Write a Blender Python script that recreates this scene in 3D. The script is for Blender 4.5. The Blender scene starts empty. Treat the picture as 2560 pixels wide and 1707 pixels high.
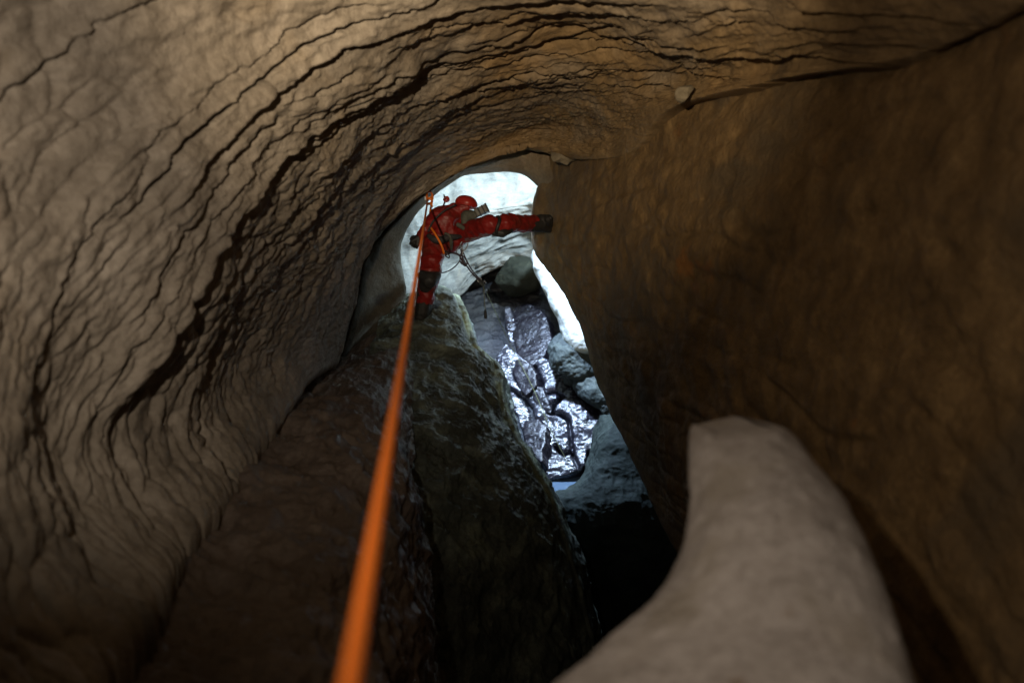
import bpy, bmesh, math
import numpy as np
from mathutils import Vector, Matrix
R = math.radians
sc = bpy.context.scene
COL = sc.collection

# ------------------------------------------------------------------ camera
PITCH = R(25)
CAMZ = 6.0
FPX = 28.0 / 36.0 * 2560.0            # focal length in photograph pixels
RIGHT = np.array([1.0, 0, 0])
FWD = np.array([0, math.cos(PITCH), -math.sin(PITCH)])
UP = np.array([0, math.sin(PITCH), math.cos(PITCH)])
CAM = np.array([0, 0, CAMZ])

def P(x, y, d):
    """point of the place that stands d metres ahead of the camera, seen at photograph pixel x, y"""
    x = np.asarray(x, float); y = np.asarray(y, float); d = np.asarray(d, float)
    a = (x - 1280.0) / FPX * d
    b = (853.5 - y) / FPX * d
    return CAM + a[..., None] * RIGHT + b[..., None] * UP + d[..., None] * FWD

def V(x, y, d):
    return Vector(P(x, y, d))

cd = bpy.data.cameras.new('camera')
cam = bpy.data.objects.new('camera', cd); COL.objects.link(cam)
cam.location = CAM
cam.rotation_euler = (math.pi / 2 - PITCH, 0, 0)
cd.sensor_width = 36.0; cd.lens = 28.0
cd.clip_start = 0.05; cd.clip_end = 200
cd.dof.use_dof = True; cd.dof.focus_distance = 7.0; cd.dof.aperture_fstop = 1.5
sc.camera = cam

# ------------------------------------------------------------------ world: a cave, no sky reaches it
w = bpy.data.worlds.new('World'); sc.world = w; w.use_nodes = True
bg = w.node_tree.nodes['Background']
bg.inputs[0].default_value = (0.05, 0.045, 0.04, 1); bg.inputs[1].default_value = 0.02

# ------------------------------------------------------------------ lamps
def lamp(name, kind, loc, energy, color, radius, aim=None, size=None, blend=1.0):
    l = bpy.data.lights.new(name, kind); l.energy = energy; l.color = color
    l.shadow_soft_size = radius
    o = bpy.data.objects.new(name, l); COL.objects.link(o); o.location = loc
    if aim is not None:
        o.rotation_euler = (Vector(aim) - Vector(loc)).to_track_quat('-Z', 'Y').to_euler()
    if kind == 'SPOT':
        l.spot_size = R(size); l.spot_blend = blend
    return o

HEAD = CAM - 0.42 * RIGHT + 0.42 * UP + 0.05 * FWD          # the photographer's head torch: spot and flood
lamp('head_torch_spot', 'SPOT', HEAD, 780, (1.0, 0.80, 0.53), 0.022, P(1290, 70, 4.8), 51)
lamp('head_torch_flood', 'SPOT', HEAD, 215, (1.0, 0.87, 0.71), 0.025, P(330, 230, 3.0), 78)
lamp('right_side_fill', 'SPOT', HEAD, 52, (1.0, 0.84, 0.66), 0.03, P(2350, 1000, 2.5), 100)  # fill light added to brighten the pillar and the right wall
CH = P(1525, 250, 8.55)                                      # the cold lamp of the chamber beyond
lamp('chamber_lamp', 'POINT', CH, 640, (0.66, 0.87, 1.0), 0.10)
CT = P(1240, 330, 8.52)                                      # a second torch high in the chamber, aimed at the wet floor
lamp('chamber_torch', 'SPOT', CT, 1150, (0.52, 0.70, 1.0), 0.11, P(1375, 1020, 9.1), 84)

sc.view_settings.view_transform = 'Standard'
sc.view_settings.look = 'None'
sc.view_settings.exposure = 0.0
sc.view_settings.gamma = 1.0
sc.render.engine = 'CYCLES'
sc.cycles.use_denoising = True
sc.cycles.max_bounces = 6; sc.cycles.diffuse_bounces = 2; sc.cycles.glossy_bounces = 3
sc.cycles.sample_clamp_indirect = 4.0

# ------------------------------------------------------------------ numpy noise
def _hash(i, j, k, seed):
    u = np.uint32
    with np.errstate(over='ignore'):
        h = np.asarray(i).astype(np.int32).astype(u) * u(374761393) + np.asarray(j).astype(np.int32).astype(u) * u(668265263) \
            + np.asarray(k).astype(np.int32).astype(u) * u(1274126177) + u((seed * 974634211 + 12345) & 0xFFFFFFFF)
        h = (h ^ (h >> u(13))) * u(1274126177)
        h = (h ^ (h >> u(16))) * u(2246822519)
        h = h ^ (h >> u(15))
    return (h & u(0xFFFFFF)).astype(np.float32) * np.float32(1.0 / 0xFFFFFF)

def noise3(p, seed=0):
    p = np.asarray(p, np.float32)
    f = np.floor(p); t = p - f; i = f.astype(np.int32)
    t = t * t * t * (t * (t * 6 - 15) + 10)
    out = 0
    for dx in (0, 1):
        for dy in (0, 1):
            for dz in (0, 1):
                wgt = (t[..., 0] if dx else 1 - t[..., 0]) * (t[..., 1] if dy else 1 - t[..., 1]) * (t[..., 2] if dz else 1 - t[..., 2])
                out = out + wgt * _hash(i[..., 0] + dx, i[..., 1] + dy, i[..., 2] + dz, seed)
    return out * 2 - 1

def fbm(p, octaves=4, seed=0, gain=0.5, lac=2.03):
    a, s, out = 1.0, 0.0, 0
    q = np.array(p, float)
    for o in range(octaves):
        out = out + a * noise3(q, seed + o * 17); s += a
        a *= gain; q = q * lac + 11.3
    return out / s

def ridged(p, octaves=4, seed=0, gain=0.5):
    a, s, out = 1.0, 0.0, 0
    q = np.array(p, float)
    for o in range(octaves):
        out = out + a * (1 - 2 * np.abs(noise3(q, seed + o * 13))); s += a
        a *= gain; q = q * 2.1 + 5.7
    return out / s

def st(u, v, z=0.0):
    return np.stack([u, v, np.zeros_like(u) + z], -1)

def voronoi(u, v, seed=0, jit=0.85):
    """distance to the nearest cell edge (F2-F1) and a random value of the cell"""
    iu = np.floor(u); iv = np.floor(v)
    f1 = np.full(u.shape, 9.0); f2 = np.full(u.shape, 9.0); cid = np.zeros(u.shape)
    z = np.zeros_like(iu)
    for du in (-1, 0, 1):
        for dv in (-1, 0, 1):
            a = iu + du; b = iv + dv
            cu = a + 0.5 + jit * (_hash(a, b, z, seed) - 0.5)
            cv = b + 0.5 + jit * (_hash(a, b, z, seed + 7) - 0.5)
            d = np.hypot(u - cu, v - cv)
            r = _hash(a, b, z, seed + 19)
            near = d < f1
            f2 = np.where(near, f1, np.minimum(f2, d))
            cid = np.where(near, r, cid)
            f1 = np.where(near, d, f1)
    return f2 - f1, cid

def sstep(a, b, x):
    t = np.clip((x - a) / (b - a), 0, 1)
    return t * t * (3 - 2 * t)

# ------------------------------------------------------------------ lofted rock sheets
def catmull(pts, m, by=None):
    """m points on a Catmull-Rom curve through pts, even in arc length (or in the given parameter)"""
    pts = np.asarray(pts, float)
    n = len(pts)
    ext = np.concatenate([(2 * pts[0] - pts[1])[None], pts, (2 * pts[-1] - pts[-2])[None]])
    if by is None:
        dense = catmull(pts, 24 * n, np.linspace(0, n - 1, 24 * n))
        L = np.concatenate([[0], np.cumsum(np.linalg.norm(np.diff(dense, axis=0), axis=1))])
        tt = np.linspace(0, L[-1], m)
        return np.stack([np.interp(tt, L, dense[:, k]) for k in range(pts.shape[1])], -1)
    k = np.clip(np.floor(by).astype(int), 0, n - 2); t = (by - k)
    shp = (len(by),) + (1,) * (pts.ndim - 1)
    t = t.reshape(shp)
    p0, p1, p2, p3 = ext[k], ext[k + 1], ext[k + 2], ext[k + 3]
    return 0.5 * (2 * p1 + (p2 - p0) * t + (2 * p0 - 5 * p1 + 4 * p2 - p3) * t ** 2 + (3 * p1 - p0 - 3 * p2 + p3) * t ** 3)

def loft(rows, n, m):
    """rows of (px, py, depth): a grid n x m of points; returns the grid and its row coordinate"""
    rr = []
    for r in rows:
        r = np.asarray(r, float)
        rr.append(catmull(P(r[:, 0], r[:, 1], r[:, 2]), m))
    rr = np.array(rr)
    s = np.linspace(0, len(rows) - 1, n)
    return catmull(rr, n, s), s

def grid_normals(G):
    a = np.gradient(G, axis=0); b = np.gradient(G, axis=1)
    nn = np.cross(a, b)
    return nn / (np.linalg.norm(nn, axis=-1, keepdims=True) + 1e-12)

def toward(N, G, ref):
    """flip normals to face the point ref"""
    s = np.sign(np.median(np.sum(N * (ref - G), -1)))
    return N * s

def new_mesh(name, verts, faces, mat, parent=None, smooth=True):
    me = bpy.data.meshes.new(name)
    verts = np.asarray(verts, np.float32)
    faces = np.asarray(faces, np.int32)
    me.vertices.add(len(verts)); me.vertices.foreach_set('co', verts.ravel())
    k = faces.shape[1]
    me.loops.add(faces.size); me.loops.foreach_set('vertex_index', faces.ravel())
    me.polygons.add(len(faces)); me.polygons.foreach_set('loop_start', np.arange(0, faces.size, k, dtype=np.int32))
    me.update(calc_edges=True)
    if smooth:
        me.polygons.foreach_set('use_smooth', np.ones(len(faces), bool))
    me.materials.append(mat)
    o = bpy.data.objects.new(name, me); COL.objects.link(o)
    if parent is not None:
        o.parent = parent
    return o

def grid_faces(n, m, flip=False):
    i = np.arange(n - 1)[:, None] * m + np.arange(m - 1)[None]
    f = np.stack([i, i + 1, i + m + 1, i + m], -1).reshape(-1, 4)
    return f[:, ::-1] if flip else f

def sheet(name, G, mat, ref=CAM, tint=None):
    n, m = G.shape[:2]
    N = grid_normals(G)
    flip = np.median(np.sum(N * (ref - G), -1)) < 0
    o = new_mesh(name, G.reshape(-1, 3), grid_faces(n, m, flip), mat)
    if tint is not None:
        a = o.data.attributes.new('tint', 'FLOAT', 'POINT')
        a.data.foreach_set('value', np.asarray(tint, np.float32).ravel())
    return o

def tag(o, label=None, cat=None, group=None, kind=None):
    if label: o['label'] = label
    if cat: o['category'] = cat
    if group: o['group'] = group
    if kind: o['kind'] = kind
    return o

# ------------------------------------------------------------------ materials
def mat_new(name):
    m = bpy.data.materials.new(name); m.use_nodes = True
    nt = m.node_tree; b = nt.nodes['Principled BSDF']
    return m, nt, b

def plain(name, col, rough=0.6, metal=0.0, vary=0.25, scale=30.0, bump=0.0, spec=0.5):
    m, nt, b = mat_new(name)
    n = nt.nodes.new('ShaderNodeTexNoise'); n.inputs['Scale'].default_value = scale; n.inputs['Detail'].default_value = 5
    tc = nt.nodes.new('ShaderNodeTexCoord'); nt.links.new(tc.outputs['Object'], n.inputs['Vector'])
    r = nt.nodes.new('ShaderNodeValToRGB')
    c = np.array(col)
    r.color_ramp.elements[0].position = 0.3; r.color_ramp.elements[1].position = 0.7
    r.color_ramp.elements[0].color = (*(c * (1 - vary)), 1); r.color_ramp.elements[1].color = (*np.minimum(c * (1 + vary), 1), 1)
    nt.links.new(n.outputs['Fac'], r.inputs['Fac']); nt.links.new(r.outputs['Color'], b.inputs['Base Color'])
    b.inputs['Roughness'].default_value = rough; b.inputs['Metallic'].default_value = metal
    b.inputs['Specular IOR Level'].default_value = spec
    if bump:
        bp = nt.nodes.new('ShaderNodeBump'); bp.inputs['Strength'].default_value = 0.6; bp.inputs['Distance'].default_value = bump
        nt.links.new(n.outputs['Fac'], bp.inputs['Height']); nt.links.new(bp.outputs['Normal'], b.inputs['Normal'])
    return m

def rock_mat(name, cols, patch=None, patch_scale=1.2, patch_lo=0.52, stain=None, scale=3.0, rough=(0.7, 0.95),
             bump=0.012, grain=0.004, spec=0.3, stretch=None, tint=None, painted_shade=None):
    """rock: three tones by noise, ochre patches, dark stains, two sizes of relief"""
    m, nt, b = mat_new(name)
    L = nt.links.new
    tc = nt.nodes.new('ShaderNodeTexCoord')
    vec = tc.outputs['Object']
    if stretch:
        mp = nt.nodes.new('ShaderNodeMapping'); mp.inputs['Scale'].default_value = stretch[0]; mp.inputs['Rotation'].default_value = stretch[1]
        L(vec, mp.inputs['Vector']); vec = mp.outputs['Vector']
    def nz(s, det=6, rough_=0.6, v=vec, dist=0.0):
        n = nt.nodes.new('ShaderNodeTexNoise'); n.inputs['Scale'].default_value = s; n.inputs['Detail'].default_value = det
        n.inputs['Roughness'].default_value = rough_; n.inputs['Distortion'].default_value = dist
        L(v, n.inputs['Vector']); return n.outputs['Fac']
    def mix(f, a, c, blend='MIX'):
        x = nt.nodes.new('ShaderNodeMix'); x.data_type = 'RGBA'; x.blend_type = blend
        if isinstance(f, float): x.inputs[0].default_value = f
        else: L(f, x.inputs[0])
        for s_, k in ((a, 6), (c, 7)):
            if isinstance(s_, tuple): x.inputs[k].default_value = (*s_, 1)
            else: L(s_, x.inputs[k])
        return x.outputs[2]
    def band(f, lo, hi):
        r = nt.nodes.new('ShaderNodeMapRange'); r.interpolation_type = 'SMOOTHSTEP'
        L(f, r.inputs[0]); r.inputs[1].default_value = lo; r.inputs[2].default_value = hi
        return r.outputs[0]
    ramp = nt.nodes.new('ShaderNodeValToRGB')
    e = ramp.color_ramp.elements
    e[0].position = 0.28; e[0].color = (*cols[0], 1)
    e[1].position = 0.72; e[1].color = (*cols[2], 1)
    x = e.new(0.5); x.color = (*cols[1], 1)
    L(nz(scale, 8, 0.65), ramp.inputs['Fac'])
    c = ramp.outputs['Color']
    c = mix(band(nz(scale * 9, 5, 0.7), 0.35, 0.75), c, mix(1.0, c, (0.72, 0.70, 0.68), 'MULTIPLY'))
    if patch:
        c = mix(band(nz(patch_scale, 5, 0.6, tc.outputs['Object'], 0.6), patch_lo, patch_lo + 0.14), c, patch)
    if stain:
        c = mix(band(nz(patch_scale * 2.6, 4, 0.55, tc.outputs['Object'], 0.3), 0.63, 0.72), c, stain)
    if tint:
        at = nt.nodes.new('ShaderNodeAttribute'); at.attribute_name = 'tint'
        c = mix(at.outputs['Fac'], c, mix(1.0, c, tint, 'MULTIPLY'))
        if painted_shade:
            ad = nt.nodes.new('ShaderNodeAttribute'); ad.attribute_name = 'painted_shade'
            c = mix(ad.outputs['Fac'], c, mix(1.0, c, painted_shade, 'MULTIPLY'))
    L(c, b.inputs['Base Color'])
    rr = nt.nodes.new('ShaderNodeMapRange'); L(nz(scale * 4, 4), rr.inputs[0])
    rr.inputs[1].default_value = 0.3; rr.inputs[2].default_value = 0.7
    rr.inputs[3].default_value = rough[0]; rr.inputs[4].default_value = rough[1]
    L(rr.outputs[0], b.inputs['Roughness'])
    b.inputs['Specular IOR Level'].default_value = spec
    b1 = nt.nodes.new('ShaderNodeBump'); b1.inputs['Strength'].default_value = 0.8; b1.inputs['Distance'].default_value = bump
    L(nz(scale * 3.5, 6, 0.6), b1.inputs['Height'])
    b2 = nt.nodes.new('ShaderNodeBump'); b2.inputs['Strength'].default_value = 0.8; b2.inputs['Distance'].default_value = grain
    L(nz(scale * 18, 5, 0.65), b2.inputs['Height']); L(b1.outputs['Normal'], b2.inputs['Normal'])
    L(b2.outputs['Normal'], b.inputs['Normal'])
    return m

M_vault = rock_mat('limestone_vault', ((0.15, 0.124, 0.096), (0.225, 0.190, 0.150), (0.32, 0.275, 0.225)), patch=(0.22, 0.175, 0.125),
                   patch_scale=0.9, patch_lo=0.53, stain=(0.11, 0.095, 0.09), scale=3.2, bump=0.016, grain=0.006, tint=(1.0, 0.79, 0.49), painted_shade=(0.36, 0.38, 0.36))
M_right = rock_mat('clay_stained_limestone', ((0.105, 0.064, 0.026), (0.19, 0.118, 0.050), (0.31, 0.20, 0.088)), patch=(0.115, 0.080, 0.044),
                   patch_scale=0.9, stain=(0.22, 0.10, 0.03), scale=6.5, bump=0.02, grain=0.006)
M_ledge = rock_mat('dark_ledge_rock', ((0.075, 0.055, 0.042), (0.125, 0.095, 0.075), (0.20, 0.16, 0.13)), patch=(0.09, 0.07, 0.06),
                   scale=3.5, rough=(0.45, 0.8), bump=0.02, grain=0.008, spec=0.4, stretch=((0.6, 0.6, 2.0), (0.4, 0.5, 0.2)))
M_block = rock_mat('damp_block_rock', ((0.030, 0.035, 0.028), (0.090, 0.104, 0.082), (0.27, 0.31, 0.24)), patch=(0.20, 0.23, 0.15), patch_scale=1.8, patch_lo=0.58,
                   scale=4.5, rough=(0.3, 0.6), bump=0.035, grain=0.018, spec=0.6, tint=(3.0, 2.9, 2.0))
M_pillar = rock_mat('smooth_flowstone', ((0.30, 0.270, 0.255), (0.42, 0.385, 0.37), (0.52, 0.48, 0.465)), patch=(0.31, 0.275, 0.24),
                    patch_scale=3.0, stain=(0.24, 0.19, 0.15), scale=6.5, bump=0.02, grain=0.006, spec=0.3)
M_chamber = rock_mat('pale_chamber_rock', ((0.28, 0.29, 0.29), (0.40, 0.41, 0.40), (0.52, 0.53, 0.51)), patch=(0.40, 0.38, 0.30), patch_scale=1.4, patch_lo=0.60,
                     scale=5.0, bump=0.012, grain=0.005, stretch=((0.8, 1.0, 3.0), (0.0, -0.35, 0.0)))
M_calcite = rock_mat('white_calcite', ((0.60, 0.62, 0.58), (0.70, 0.72, 0.67), (0.78, 0.79, 0.74)), patch=(0.45, 0.44, 0.34), patch_scale=2.5, patch_lo=0.62, scale=7.0, bump=0.012, grain=0.005)
M_slope = rock_mat('dark_wet_rock', ((0.008, 0.008, 0.012), (0.015, 0.015, 0.021), (0.027, 0.027, 0.034)), patch=(0.020, 0.026, 0.034), patch_scale=1.6,
                   scale=5.0, rough=(0.32, 0.6), bump=0.035, grain=0.014, spec=0.9)
M_flow = rock_mat('blue_grey_flowstone', ((0.042, 0.054, 0.052), (0.066, 0.080, 0.077), (0.095, 0.110, 0.104)), stain=(0.10, 0.10, 0.09),
                  scale=6.0, bump=0.012, grain=0.003, rough=(0.5, 0.8))
M_pit = rock_mat('green_grey_rock', ((0.014, 0.020, 0.018), (0.026, 0.036, 0.032), (0.044, 0.056, 0.050)), scale=4.0, bump=0.012, grain=0.003)
# ------------------------------------------------------------------ the vault: left wall and ceiling of the passage
LIP = [(850, 905, 6.6), (885, 780, 6.85), (915, 645, 7.0), (965, 575, 7.1), (1040, 500, 7.2), (1128, 438, 7.25), (1190, 403, 7.3), (1280, 366, 7.3), (1350, 374, 7.2), (1420, 398, 7.0)]
ROWS = [
    [(-1800, 6500, .55), (-5200, 3500, .5), (-5200, -800, .55), (-2500, -4500, .7), (1000, -5500, .8), (4000, -4500, .7), (6500, -2500, .55), (7200, -900, .5)],
    [(-300, 2500, 1.1), (-1300, 1600, 1.1), (-1400, 400, 1.2), (-700, -900, 1.5), (700, -1400, 1.7), (2000, -1200, 1.5), (3100, -700, 1.2), (3500, -350, 1.1)],
    [(60, 1900, 1.6), (-180, 1550, 1.65), (-300, 1000, 1.75), (-200, 350, 2.0), (130, -120, 2.3), (600, -330, 2.6), (1200, -400, 2.8), (1800, -350, 2.5), (2400, -220, 1.95), (2720, -90, 1.6)],
    [(250, 1637, 2.0), (100, 1450, 2.05), (20, 1150, 2.1), (40, 800, 2.2), (180, 420, 2.45), (450, 150, 2.8), (800, -60, 3.2), (1200, -150, 3.4), (1700, -120, 3.1), (2200, -60, 2.4), (2570, 5, 1.88)],
    [(381, 1441, 2.4), (220, 1290, 2.45), (160, 1060, 2.5), (240, 820, 2.6), (420, 540, 2.8), (620, 330, 3.1), (860, 150, 3.5), (1180, 35, 3.9), (1500, 10, 3.8), (1800, 40, 3.3), (2130, 90, 2.7), (2380, 105, 2.3)],
    [(436, 1343, 2.7), (330, 1210, 2.75), (290, 1080, 2.8), (345, 960, 2.85), (440, 830, 2.95), (545, 640, 3.15), (640, 510, 3.35), (735, 395, 3.6), (850, 315, 3.9), (1010, 235, 4.3), (1110, 172, 4.6), (1280, 142, 4.8), (1400, 105, 4.8), (1500, 105, 4.6), (1690, 140, 4.1), (1860, 158, 3.55), (2020, 150, 3.15), (2160, 160, 2.75)],
    [(560, 1207, 3.3), (480, 1080, 3.35), (500, 930, 3.4), (600, 750, 3.6), (700, 590, 3.9), (830, 450, 4.3), (980, 330, 4.8), (1150, 250, 5.2), (1300, 215, 5.4), (1480, 190, 5.2), (1650, 185, 4.7), (1780, 200, 4.1), (1890, 208, 3.62)],
    [(681, 1060, 4.2), (640, 940, 4.3), (700, 790, 4.5), (800, 640, 4.9), (900, 500, 5.4), (1010, 400, 5.9), (1130, 330, 6.2), (1280, 290, 6.4), (1430, 260, 6.1), (1560, 280, 5.5), (1665, 275, 4.75)],
    [(790, 929, 5.4), (800, 830, 5.6), (860, 700, 5.9), (925, 590, 6.3), (1020, 475, 6.8), (1130, 400, 7.0), (1250, 345, 7.2), (1360, 325, 7.1), (1460, 345, 6.6), (1560, 385, 5.75)],
    LIP,
    [(1180 + (x - 1180) * 1.06, 660 + (y - 660) * 1.06, d + 0.60) for x, y, d in LIP],
    [(1180 + (x - 1180) * 0.985, 660 + (y - 660) * 0.985, d + 0.55) for x, y, d in LIP],
    [(905, 895, 7.55), (935, 780, 7.66), (960, 650, 7.72), (990, 580, 7.75), (1050, 508, 7.82), (1124, 452, 7.86), (1188, 420, 7.9), (1285, 400, 7.9), (1345, 420, 7.75), (1395, 450, 7.5)],
    [(985, 860, 7.75), (1012, 750, 7.85), (1001, 640, 7.9), (1012, 590, 7.95), (1060, 517, 8.0), (1120, 467, 8.05), (1180, 438, 8.1), (1290, 430, 8.1), (1350, 470, 8.0)],
]
def scaled(row, k, dd, cx=1180, cy=660):
    return [(cx + (x - cx) * k, cy + (y - cy) * k, d + dd) for x, y, d in row]
ROWS.append(scaled(ROWS[-1], 1.15, 0.18))
ROWS.append(scaled(ROWS[-2], 1.9, 0.35))
ROWS.append(scaled(ROWS[-3], 4.0, 0.45))

NV, MV = 760, 720
G, S = loft(ROWS, NV, MV)
N = toward(grid_normals(G), G, P(1240, 690, 4.0))
S2 = np.repeat(S[:, None], MV, 1)
T = np.repeat(np.linspace(0, 1, MV)[None], NV, 0)
# lengths along the ring (U) and along the passage (W), in metres
du = np.linalg.norm(np.diff(G, axis=1), axis=-1)
U = np.concatenate([np.zeros((NV, 1)), np.cumsum(du, 1)], 1)
dw = np.linalg.norm(np.diff(G, axis=0), axis=-1).mean(1)
Wm = np.concatenate([[0], np.cumsum(dw)])
W = np.repeat(Wm[:, None], MV, 1)
def w_at(s):
    return np.interp(s, S, Wm)

inner = sstep(6.0, 8.5, S2)                     # towards the window the beds are thinner and smoother
left = 1 - sstep(0.30, 0.62, T)                 # scalloped left wall -> bedded ceiling
rightend = sstep(0.70, 0.9, T)
last = sstep(9.0, 9.4, S2)                      # beyond the last crack: plain dim rim
wob = 0.045 * fbm(st(U * 1.9, W * 1.2), 4, 5) + 0.020 * fbm(st(U * 7, W * 4), 3, 9)
H = 0.065 * fbm(G * 1.1, 4, 21) * (1 - 0.6 * last) + 0.020 * fbm(G * 4.0, 4, 33)
knob = 0.6 * fbm(st(U * 9.0, W * 13.0), 3, 35) + 0.6 * fbm(st(U * 4.5 + wob * 9, W * 8.0), 3, 36)
H += (0.030 * np.maximum(knob, -0.25) + 0.007 * fbm(G * 26.0, 3, 37)) * (1 - 0.8 * last) * (1 - 0.4 * inner)
# a net of shallow grooves; cells long around the ring, short along the passage
us = U + 0.14 * fbm(st(U * 2.2, W * 2.2), 4, 41); ws = W + 0.9 * wob + 0.09 * fbm(st(U * 2.5, W * 4.0), 4, 43) + 0.04 * U * np.sin(U * 0.7)
e1, c1 = voronoi(us / 0.27, ws / 0.115, 3)
e2, c2 = voronoi(us / 0.15 + 7, ws / 0.06 + 3, 8)
pil = 1 - np.exp(-e1 / 0.13); pil2 = 1 - np.exp(-e2 / 0.2)
low = 1 - sstep(0.12, 0.36, T)
amp = (0.10 + 0.38 * left + 0.40 * low) * (1 - 0.75 * inner) * (1 - 0.9 * last) * (1 - 0.5 * rightend)
patchy = sstep(-0.35, 0.30, fbm(st(U * 1.3, W * 1.3), 4, 51))
H += amp * (0.036 * (pil - 1) * patchy + 0.012 * (pil2 - 1) * (1 - patchy) + 0.008 * (c1 - 0.5))
# bedding: every bed steps back at its lower edge, with an open crack
U1 = np.linspace(0, 5.2, MV)
COMMON = 0.045 * fbm(st(U1 * 2.6, U1 * 0), 4, 71) + 0.022 * fbm(st(U1 * 8, U1 * 0), 3, 73)
def crack(w0, width, depth, wig=1.0, step=0.0, seed=0, t0=-1, t1=2, thr=None):
    global H
    z1 = U1 * 0
    ww = w0 + (0.4 + 0.6 * wig) * COMMON + wig * (0.040 * fbm(st(U1 * 1.5, z1 + w0 * 3), 4, seed) + 0.026 * fbm(st(U1 * 6.5, z1 + w0), 4, seed + 3) + 0.010 * fbm(st(U1 * 19, z1 + w0), 3, seed + 7))
    t = np.linspace(0, 1, MV)
    mask = sstep(t0, t0 + 0.08, t) * (1 - sstep(t1 - 0.08, t1, t))
    if thr is not None:
        mask = mask * sstep(thr, thr + 0.25, fbm(st(U1 * 0.9, z1 + w0 * 5), 3, seed + 11))
    wd = width * (0.45 + 1.6 * np.abs(fbm(st(U1 * 2.5, z1 + w0), 3, seed + 5)))
    a = max(0, np.searchsorted(Wm, w0 - 0.5)); b_ = min(NV, np.searchsorted(Wm, w0 + 1.3))
    d = W[a:b_] - ww[None]
    h = -depth * np.exp(-(d / wd[None]) ** 4)
    h -= step * sstep(0.0, width, d) * np.exp(-np.maximum(d, 0) / 0.30)
    h += step * 0.7 * np.exp(-np.maximum(-d, 0) / 0.10) * (d < 0)
    H[a:b_] += mask[None] * h
crack(w_at(5.0), 0.024, 0.11, 0.5, 0.04, 101)                       # the great crack
crack(w_at(5.0) - 0.16, 0.016, 0.07, 0.9, 0.02, 131, 0.30, 0.85)
crack(w_at(4.0), 0.022, 0.09, 0.8, 0.035, 141, 0.22, 0.75)
crack(w_at(4.0) - 0.17, 0.016, 0.06, 1.0, 0.02, 151, 0.2, 0.7)
rng = np.random.RandomState(4)
w0 = 0.8
while w0 < w_at(8.8):
    inn = w0 > w_at(6.4)
    big = rng.rand() < 0.4
    wd_ = (0.014 + 0.010 * rng.rand()) if big else (0.005 + 0.004 * rng.rand())
    dp_ = (0.065 + 0.06 * rng.rand()) if big else (0.018 + 0.022 * rng.rand())
    crack(w0, wd_ * (0.55 if inn else 1), dp_ * (0.4 if inn else 1), 1.5, (0.022 if big else 0.010) * (0.35 if inn else 1), rng.randint(999), thr=-0.10 if big else 0.0)
    w0 += (0.045 + 0.20 * rng.rand() ** 1.6) * (0.85 if inn else (1.7 if w0 < w_at(3.6) else 1.0))
fine = sstep(5.0, 6.5, S2) * (1 - last)
e3, c3 = voronoi(us / 0.12 + 3, ws / 0.045, 15)
H += fine * 0.010 * (np.minimum(e3 / 0.3, 1) - 1)
H += (1 - last) * 0.006 * ridged(st(U * 2.5, W * 9), 4, 61)
H *= (1 - 0.75 * sstep(0.90, 0.99, T)) * (0.45 + 0.55 * sstep(0.0, 0.035, T))
G = G + N * H[..., None]
# roll both long edges outwards so that they run into the ledge and the right wall
ax = P(1240, 690, 1.0) - CAM
def roll(G, cols, side, amount):
    k = np.linspace(0, 1, cols)[None, :, None] ** 1.5
    e = G[:, side][:, None]
    outw = -N[:, side][:, None]
    tang = (G[:, side] - G[:, side - 6 if side > 0 else 6])[:, None]
    tang = tang / (np.linalg.norm(tang, axis=-1, keepdims=True) + 1e-9)
    return e + tang * amount * 0.55 * np.sqrt(k) + outw * amount * k
EL = roll(G, 14, 0, 0.55)[:, 1:][:, ::-1]
ER = roll(G, 14, MV - 1, 0.40)[:, 1:]
Gv = np.concatenate([EL, G, ER], 1)
oc = sstep(0.42, 0.62, T + 0.10 * fbm(G * 1.3, 4, 81)) * sstep(3.2, 5.0, S2 + 0.8 * fbm(G * 1.1, 4, 83)) * (0.55 + 0.45 * sstep(-0.2, 0.3, fbm(G * 3.0, 4, 85)))
oc = np.maximum(oc, sstep(0.74, 0.9, T)) * (1 - 0.5 * last)
oc = np.concatenate([np.repeat(oc[:, :1], 13, 1), oc, np.repeat(oc[:, -1:], 13, 1)], 1)
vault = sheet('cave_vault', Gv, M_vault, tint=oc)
dm = sstep(8.4, 9.5, S2 + 0.9 * fbm(G * 2.2, 4, 87)) * (1 - sstep(0.40, 0.62, T + 0.06 * fbm(G * 2.0, 3, 89)))      # shade painted into the rock colour round the left of the window
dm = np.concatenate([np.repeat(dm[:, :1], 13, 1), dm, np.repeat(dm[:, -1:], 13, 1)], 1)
vault.data.attributes.new('painted_shade', 'FLOAT', 'POINT').data.foreach_set('value', np.ascontiguousarray(dm, np.float32).ravel())
tag(vault, 'scalloped brown left wall and ceiling split by wavy dark bedding cracks', 'cave wall', kind='structure')

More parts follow.
